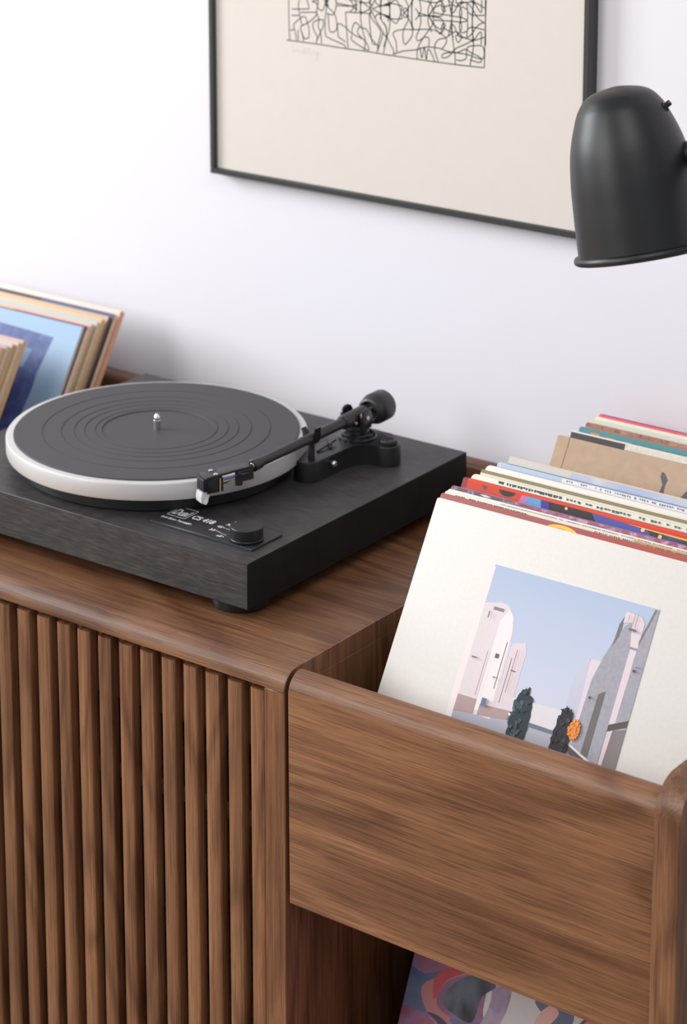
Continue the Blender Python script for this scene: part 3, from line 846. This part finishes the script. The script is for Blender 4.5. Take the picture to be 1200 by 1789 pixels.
# --- sleeve on the shelf below the right bin: swirling pink, blue and pale shapes
te = radians(24)
y0_, z0_ = 0.0852 + 0.1305 * math.tan(te), -0.3255 + 0.1305
V0 = 142.8
def sw(l): return [(u, v + V0) for u, v in l]
pinkm = noise_paper('pink_marbling', (196, 96, 108), (214, 150, 158), 14, None, 1.2, (1, 1, 0.4))
redm = noise_paper('red_plum_marbling', (120, 62, 82), (158, 66, 72), 12, (128, 96, 130), 1.0)
bluem = noise_paper('slate_marbling', (58, 78, 112), (96, 100, 130), 16, None, 0.8)
greym = noise_paper('charcoal_marbling', (34, 36, 44), (88, 90, 104), 18, None, 0.8, (2, 1, 1))
lil = noise_paper('lilac_marbling', (138, 116, 142), (164, 146, 166), 60)
sleeve(0.13, y0_, z0_, 'sleeve of swirling pink, slate and pale shapes on the shelf below the right bin', (150, 78, 96), (180, 160, 160), 0.0040, te, 'record sleeve on the lower shelf',
       prints=[(redm, rect(0.5, 0.5, 314.5, 314.5)),
               (bluem, round_(sw([(-6, 14), (16, 15), (36, 6), (30, 26), (34, 46), (10, 48), (-6, 46)]))),
               ((176, 118, 120), round_(sw([(16, 28), (34, 10), (52, -10), (120, -30), (120, -14), (60, 2), (36, 22), (44, 42), (110, 46), (160, 38), (160, 54), (70, 60), (32, 50)]))),
               ((182, 76, 86), round_(sw([(28, 14), (46, -4), (70, -20), (60, -2), (40, 14), (32, 34)]))),
               ((206, 200, 202), round_(sw([(86, -10), (140, -30), (186, -6), (158, 26), (116, 38), (88, 34), (84, 10)]))),
               (lil, round_(sw([(84, -24), (106, -14), (108, 20), (96, 46), (84, 44), (90, 16)]))),
               (greym, round_(sw([(40, 32), (54, 8), (78, -4), (92, 2), (80, 16), (76, 40), (58, 40)]))),
               ((104, 112, 138), round_(sw([(134, 0), (160, -12), (176, 4), (160, 28), (130, 38), (70, 50), (54, 44), (100, 42), (136, 30), (148, 14)]))),
               ((220, 172, 166), round_(sw([(140, 12), (150, 0), (160, 4), (150, 20), (138, 26)]))),
               (pinkm, round_(sw([(56, 60), (80, 50), (116, 52), (150, 42), (178, 14), (210, -14), (330, -60), (330, 190), (30, 190)]))),
               ((78, 66, 96), round_(sw([(28, 47), (44, 47), (64, 58), (52, 60), (40, 52)])))])

# --- left bin, rear pack (right edges of the sleeves seen from the side)
def left_sleeve(xr, y, label, face, edge, t=0.0050, prints=(), z=0.1195, group='record sleeves of the rear pack in the left bin'):
    return sleeve(xr - S_, y, z, label, face, edge, t, prints=prints, group=group, rw=0.0015)
bl = noise_paper('blue_textured_print', (58, 74, 122), (88, 104, 156), 85, (70, 84, 138), 0.8)
skyb = gradient_paper('printed_light_blue', [(0.0, (132, 160, 188)), (1.0, (132, 156, 178))], 5, 110)
RR = 315.0
left_sleeve(-0.4861, 0.3164, 'sky-blue sleeve with a textured dark blue angular shape, front of the rear left pack', (132, 160, 188), (226, 200, 182), 0.0036,
            prints=[(skyb, rect(0.5, 0.5, 314.5, 314.5)),
                    (bl, [(RR - 250, 10), (RR - 120, 17), (RR - 75, 18), (RR - 36, 19.5), (RR - 39, 41), (RR - 42.5, 62), (RR - 42, 83), (RR - 44, 105), (RR - 46, 150), (RR - 140, 160), (RR - 200, 60)]),
                    ((128, 156, 182), [(RR - 110, 37), (RR - 61, 38), (RR - 65.7, 60), (RR - 74, 62), (RR - 110, 66)])])
left_sleeve(-0.4850, 0.3206, 'thin charcoal-edged sleeve right behind the sky-blue one', (96, 92, 92), (76, 84, 84), 0.0018)
left_sleeve(-0.4830, 0.3236, 'sleeve with a purple-pink top and cream edge in the rear left pack', (214, 190, 172), (232, 202, 172), 0.0062,
            prints=[((178, 104, 166), rect(200, 0.5, 314, 6)), ((226, 196, 184), rect(0.5, 0.5, 200, 6))])
left_sleeve(-0.4850, 0.3309, 'peach-topped sleeve with an ochre worn corner in the rear left pack', (214, 172, 146), (226, 184, 128), 0.0060,
            prints=[((224, 176, 152), rect(0.5, 0.5, 314, 6))])
left_sleeve(-0.4850, 0.3412, 'pale teal sleeve with a cream right edge in the rear left pack', (190, 184, 168), (230, 200, 160), 0.0062,
            prints=[((172, 196, 196), rect(0.5, 0.5, 314, 10))])
left_sleeve(-0.4885, 0.3520, 'cream sleeve with a tan right edge, behind the pale teal one', (214, 188, 160), (232, 192, 142), 0.0062)
left_sleeve(-0.4890, 0.3640, 'tan sleeve with a dark brown right edge, between cream sleeves', (206, 178, 150), (104, 84, 74), 0.0052)
left_sleeve(-0.4890, 0.3745, 'dark navy sleeve with a pale orange right edge, second from the wall at left', (70, 70, 88), (238, 196, 156), 0.0066,
            prints=[((74, 66, 70), rect(0.5, 0.5, 200, 12)), ((84, 92, 132), rect(200, 0.5, 314, 12))])
left_sleeve(-0.4925, 0.3890, 'cream-topped sleeve with a salmon right edge, nearest the wall at left', (226, 212, 202), (236, 172, 138), 0.0080)
# front pack of the left bin
for k, (xr, y, lab, face, edge) in enumerate((
        (-0.5075, 0.2070, 'coral and white sleeve, frontmost of the small pack at the left frame edge', (190, 120, 112), (226, 188, 142)),
        (-0.5068, 0.2150, 'grey-blue marked sleeve, second in the small pack at the left frame edge', (170, 166, 178), (232, 202, 160)),
        (-0.5060, 0.2235, 'pinkish cream sleeve, third in the small pack at the left frame edge', (206, 186, 178), (218, 170, 116)),
        (-0.5050, 0.2320, 'pale grey sleeve, fourth in the small pack at the left frame edge', (196, 188, 184), (232, 200, 160)),
        (-0.5052, 0.2400, 'rose-edged sleeve, rearmost of the small pack at the left frame edge', (204, 170, 166), (226, 184, 136)))):
    left_sleeve(xr, y, lab, face, edge, 0.0062, group='record sleeves of the front pack in the left bin')

# ---------------------------------------------------------------- framed print on the wall
FXL, FXR, FZB, FZT = -0.4008, 0.0903, 0.2861, 0.9600
FYF = 0.442
fr = empty('framed_print', (FXL, WALL_Y, FZB))
tag(fr, 'thin black frame holding a cream print of tangled dark lines, hung on the white wall', 'picture')
FW, FH = FXR - FXL, FZT - FZB
FD = WALL_Y - FYF
for nm, b_ in (('bottom', (0, FW, 0, 0.0062)), ('top', (0, FW, FH - 0.0062, FH)), ('left', (0, 0.0062, 0.0063, FH - 0.0063)), ('right', (FW - 0.0062, FW, 0.0063, FH - 0.0063))):
    bm = bmesh.new(); add_box(bm, b_[0], b_[1], -FD, -0.0002, b_[2], b_[3], 0.0005, 1)
    link('frame_bar', bm, frame_black, fr, smooth=True)
bm = bmesh.new(); add_box(bm, 0.0063, FW - 0.0063, -0.0122, -0.0010, 0.0063, FH - 0.0063)
sheet = link('paper_sheet', bm, paper_mat, fr)
# line drawing
ART=[[(-35,104),(435,104),(781,98),(1054,98),(1346,90)],[(145,567),(132,490),(155,378),(178,295),(161,255),(190,172),(201,116)],[(38,456),(250,478),(275,500),(250,577)],[(161,431),(366,452),(378,430),(331,377),(261,327),(178,285)],[(38,385),(144,396)],[(78,232),(67,283),(120,336),(191,386),(232,381),(255,322),(274,267),(274,172),(242,151),(207,155),(166,236)],[(19,216),(78,227),(107,115)],[(125,232),(130,118)],[(320,584),(384,544),(403,498),(459,483),(482,525),(506,603)],[(401,593),(392,516),(378,449),(412,377),(400,309),(435,228),(446,115)],[(476,379),(412,377),(331,330),(342,255),(388,184),(371,116)],[(470,373),(470,316),(435,246),(377,136)],[(540,607),(517,548),(505,462),(493,366),(499,225),(528,195),(666,158),(758,131),(764,103)],[(505,565),(540,522),(609,473),(643,410),(649,298),(586,258),(551,287),(534,455)],[(517,458),(603,453),(644,551),(641,617)],[(655,557),(866,576),(827,635)],[(770,499),(781,331),(801,107)],[(770,499),(917,505),(963,519),(1087,513),(1121,544)],[(672,216),(666,356),(769,330),(849,273),(986,231)],[(672,216),(769,170)],[(895,642),(917,533),(872,584)],[(861,274),(855,320),(895,397),(952,368),(986,344),(1042,340),(1110,245),(1178,187),(1206,153)],[(974,650),(963,519),(980,380),(1008,281),(1031,208),(1014,103)],[(849,254),(855,198),(986,138),(1077,115),(1043,191),(940,273),(929,319),(963,360)],[(974,641),(1087,578),(1120,609),(1154,668)],[(1098,570),(1093,504),(1132,443),(1188,393),(1233,324),(1200,208),(1189,104)],[(1081,503),(1093,355),(1122,200),(1167,186)],[(1344,512),(1227,523),(1171,503),(1166,456),(1233,370),(1290,293),(1323,268)],[(1227,675),(1233,528),(1244,455),(1300,387),(1306,276),(1268,104)],[(1121,572),(1233,611),(1344,636)],[(1267,337),(1234,231),(1189,114)],[(1322,685),(1340,638),(1353,493),(1341,365),(1306,273),(1271,171)],[(1270,616),(1340,643),(1439,692),(1504,528),(1487,499),(1347,488),(1270,514)],[(1631,716),(1632,522),(1642,397),(1634,328),(1553,232),(1523,277),(1526,385),(1586,498),(1574,604),(1545,620),(1522,589),(1586,518),(1621,463),(1656,409)],[(1442,136),(1430,247),(1394,322),(1418,358),(1529,390),(1656,401),(1852,425),(1967,413),(2059,360),(2071,309),(2014,230)],[(1678,634),(1719,580),(1748,515),(1726,406),(1692,335),(1709,288),(1761,313),(1795,336),(1853,328),(1848,235)],[(1719,585),(1897,565),(2011,553),(2035,469),(1990,444),(1898,492),(1874,548)],[(1884,741),(1839,641),(1851,565),(1898,492),(1852,420),(1795,346),(1738,262),(1704,180),(1705,93)],[(1987,752),(1919,668),(1903,560)],[(2009,754),(2016,649),(2056,639),(2033,708),(1987,752)],[(1914,610),(2124,598),(2260,593),(2328,567),(2334,491),(2324,399)],[(2094,763),(2118,669),(2136,575),(2143,432),(2162,290),(2180,196),(2186,90)],[(2157,769),(2124,641),(2169,646),(2219,737),(2292,759),(2359,732),(2405,680),(2461,609),(2540,565)],[(2213,732),(2259,665),(2249,587),(2233,490),(2262,435),(2329,457)],[(2398,793),(2399,679),(2390,507),(2409,365),(2404,260),(2367,92)],[(2415,766),(2500,670),(2503,804)],[(2340,482),(2396,507),(2541,494)],[(2035,459),(2143,423),(2194,438),(2262,397),(2223,326),(2195,361),(2206,401),(2403,370),(2542,418)],[(2143,413),(2059,356),(1968,326),(1923,234),(1970,94)],[(2403,370),(2308,316),(2185,254),(2106,168),(2027,140),(2026,178),(2128,209),(2321,212),(2523,187),(2527,312),(2420,314),(2331,280),(2321,173),(2254,137),(2197,140)],[(1401,107),(1518,154),(1704,192),(1808,231),(1969,239),(2083,218),(2208,218),(2309,263),(2377,237),(2500,194),(2490,145),(2366,159)],[(1739,223),(1763,109),(1796,230),(1820,96),(1843,215),(1901,144),(1924,89)],[(1270,436),(1306,381),(1318,274),(1401,146),(1389,105)],[(1272,92),(1705,88),(2186,88),(2541,95)],[(2559,809),(2552,524),(2546,94)],[(-1,552),(2,298),(12,102)]]
SIG=[[(59,49),(59,-40)],[(59,5),(90,-11),(114,17),(138,-18),(169,11),(200,-18),(216,42),(224,-21),(255,8),(279,49),(287,-20),(318,9),(349,25),(372,-17),(396,24),(395,-78),(357,-63),(435,15)]]

def smooth_line(pts, n=5):
    if len(pts) < 3: return [Vector(p) for p in pts]
    P = [Vector(p) for p in pts]; P = [2 * P[0] - P[1]] + P + [2 * P[-1] - P[-2]]
    out_ = []
    for i in range(1, len(P) - 2):
        for k in range(n):
            t = k / n; a, b, c, d = P[i - 1:i + 3]
            out_.append(0.5 * ((2 * b) + (c - a) * t + (2 * a - 5 * b + 4 * c - d) * t * t + (3 * b - a - 3 * c + d) * t ** 3))
    out_.append(P[-2]); return out_
def stroke(bm, pts, w, y):
    q = smooth_line(pts); L_, R_ = [], []
    for i, p in enumerate(q):
        a = q[max(i - 1, 0)]; b = q[min(i + 1, len(q) - 1)]
        d = (b - a)
        if d.length < 1e-9: continue
        d.normalize(); n = Vector((-d.y, d.x)) * w / 2
        L_.append(bm.verts.new((p.x + n.x, y, p.y + n.y))); R_.append(bm.verts.new((p.x - n.x, y, p.y - n.y)))
    for i in range(len(L_) - 1):
        bm.faces.new((L_[i], L_[i + 1], R_[i + 1], R_[i]))
AX, AZ0 = -0.2916 - FXL, 0.440 - FZB
bm = bmesh.new()
HTOP = 0.0552 * 2 + 0.09
for s in ART:
    p = [(a / 1e4 + AX, b / 1e4 + AZ0) for a, b in s]
    stroke(bm, p, 0.0012, -0.01226)
    for q_ in range(1, 4):
        stroke(bm, [((x if q_ % 2 else 2 * (AX + 0.1273) - x), 2 * (AZ0 + 0.057) - z + 0.0945 * (q_ - 1)) for x, z in p], 0.0012, -0.01226)     # the drawing carries on above
link('line_drawing', bm, ink, sheet, smooth='flat_print', label='dark green-black tangled line drawing')
bm = bmesh.new()
for s in SIG: stroke(bm, [(a / 1e4 + AX, b / 1e4 + AZ0) for a, b in s], 0.0005, -0.01224)
link('pencil_mark', bm, pencil, sheet, smooth='flat_print', label='faint pencil scribble')

# ---------------------------------------------------------------- floor lamp
LC = Vector((0.34347, 0.10943, 0.39490)); LA = Vector((-0.25046, 0.04640, 0.96701)).normalized()
lamp = empty('floor_lamp', (0.560, 0.070, FLOOR_Z))
tag(lamp, 'matt black metal lamp with a domed shade, hanging in front of the white wall', 'lamp')
off = Vector((0.560, 0.070, FLOOR_Z))
k = 1.0 / (3.75 * 2074)
up = [(0, 1072), (60, 1067), (139, 1052), (190, 1033), (232, 1003), (268, 958), (296, 909), (340, 795), (365, 715), (382, 640), (397, 545), (409, 445), (418, 330), (426, 220), (432, 110), (436, 40), (438, 8)]
rim = [(448, 4), (462, 0), (470, -12), (472, -26), (468, -40), (456, -48), (446, -44), (438, -30)]
inn = [(428, 0), (424, 130), (416, 240), (408, 360), (398, 470), (386, 560), (371, 650), (350, 720), (310, 830), (250, 930), (180, 985), (90, 1030), (0, 1050)]
def smooth_prof(p, n=4):
    P = [Vector(q) for q in p]; P = [Vector((-P[1].x, P[1].y))] + P + [2 * P[-1] - P[-2]]
    o_ = []
    for i in range(1, len(P) - 2):
        a, b_, c, d = P[i - 1:i + 3]
        for q in range(n):
            t = q / n
            v = 0.5 * ((2 * b_) + (c - a) * t + (2 * a - 5 * b_ + 4 * c - d) * t * t + (3 * b_ - a - 3 * c + d) * t ** 3)
            o_.append((max(v.x, 0.0), v.y))
    return o_ + [tuple(P[-2])]
bm = bmesh.new()
lathe(bm, [(r * k, z * k) for r, z in smooth_prof(up) + rim + inn], 160, axis_mtx(LC - off, LA))
shade = link('shade', bm, black_satin, lamp, smooth=True)
bm = bmesh.new(); rodA = LC - off
# bulb and holder inside
lathe(bm, [(0, 0.125), (0.017, 0.125), (0.018, 0.095), (0.014, 0.092), (0, 0.092)], 32, axis_mtx(LC - off, LA))
link('bulb_holder', bm, black_plastic, lamp, smooth=True)
bm = bmesh.new(); lathe(bm, [(0.013, 0.0915), (0.016, 0.075), (0.024, 0.055), (0.022, 0.038), (0.012, 0.028), (0, 0.026)], 32, axis_mtx(LC - off, LA))
link('bulb', bm, plain('opal_bulb', (235, 232, 225), 0.3), lamp, smooth=True, label='opal bulb, off')
def on_shade(side, fwd, h_, r_):
    return None
RV, FV = Vector((0.79575, 0.60561, -0.00457)), Vector((-0.59323, 0.77792, -0.20715))
ra = (RV - LA * RV.dot(LA)).normalized(); fa = LA.cross(ra).normalized()
# joint ring and stub on the shade's right, toward the pole
hj, rj = 560 * k, 398 * k
fc = -(FV - LA * FV.dot(LA) - ra * FV.dot(ra)).normalized()      # toward the room
jd = (ra * 0.96 + fc * 0.26 + LA * 0.16).normalized()
jp = LC + LA * hj + (ra * 0.945 + fc * 0.327) * rj
bm = bmesh.new(); 
lathe(bm, [(0.0, -0.004), (0.0112, -0.004), (0.0112, 0.0016), (0.0104, 0.0026), (0.0094, 0.0026), (0.0094, 0.0055), (0.0090, 0.0062), (0, 0.0062)], 40, axis_mtx(jp - off, jd))
link('joint', bm, black_satin, lamp, smooth=True)
pole_top = Vector((0, 0, jp.z - FLOOR_Z + 0.035))
bm = bmesh.new(); rod(bm, jp - off + jd * 0.0055, Vector((0, 0, jp.z - FLOOR_Z + 0.012)), 0.0088, 0.0080, seg=32)
link('arm', bm, black_satin, lamp, smooth=True)
bm = bmesh.new(); rod(bm, (0, 0, 0.014), pole_top, 0.0110, bev=0.003, seg=32)
link('pole', bm, black_satin, lamp, smooth=True)
bm = bmesh.new(); lathe(bm, [(0, 0), (0.118, 0), (0.120, 0.003), (0.119, 0.010), (0.112, 0.0145), (0, 0.016)], 96)
link('base', bm, black_satin, lamp, smooth=True)
# vent screw high on the shade's right shoulder
sd = (ra * 0.84 + LA * 0.50 + fa * -0.2).normalized()
sp = LC + LA * (893 * k) + ra * (276 * k) + fa * (-120 * k)
bm = bmesh.new(); lathe(bm, [(0, -0.002), (0.0046, -0.002), (0.0048, 0.0004), (0.0044, 0.0010), (0.0026, 0.0012), (0.0025, 0.0050), (0.0021, 0.0056), (0, 0.0056)], 28, axis_mtx(sp - off, sd))
link('screw', bm, black_gloss, lamp, smooth=True)
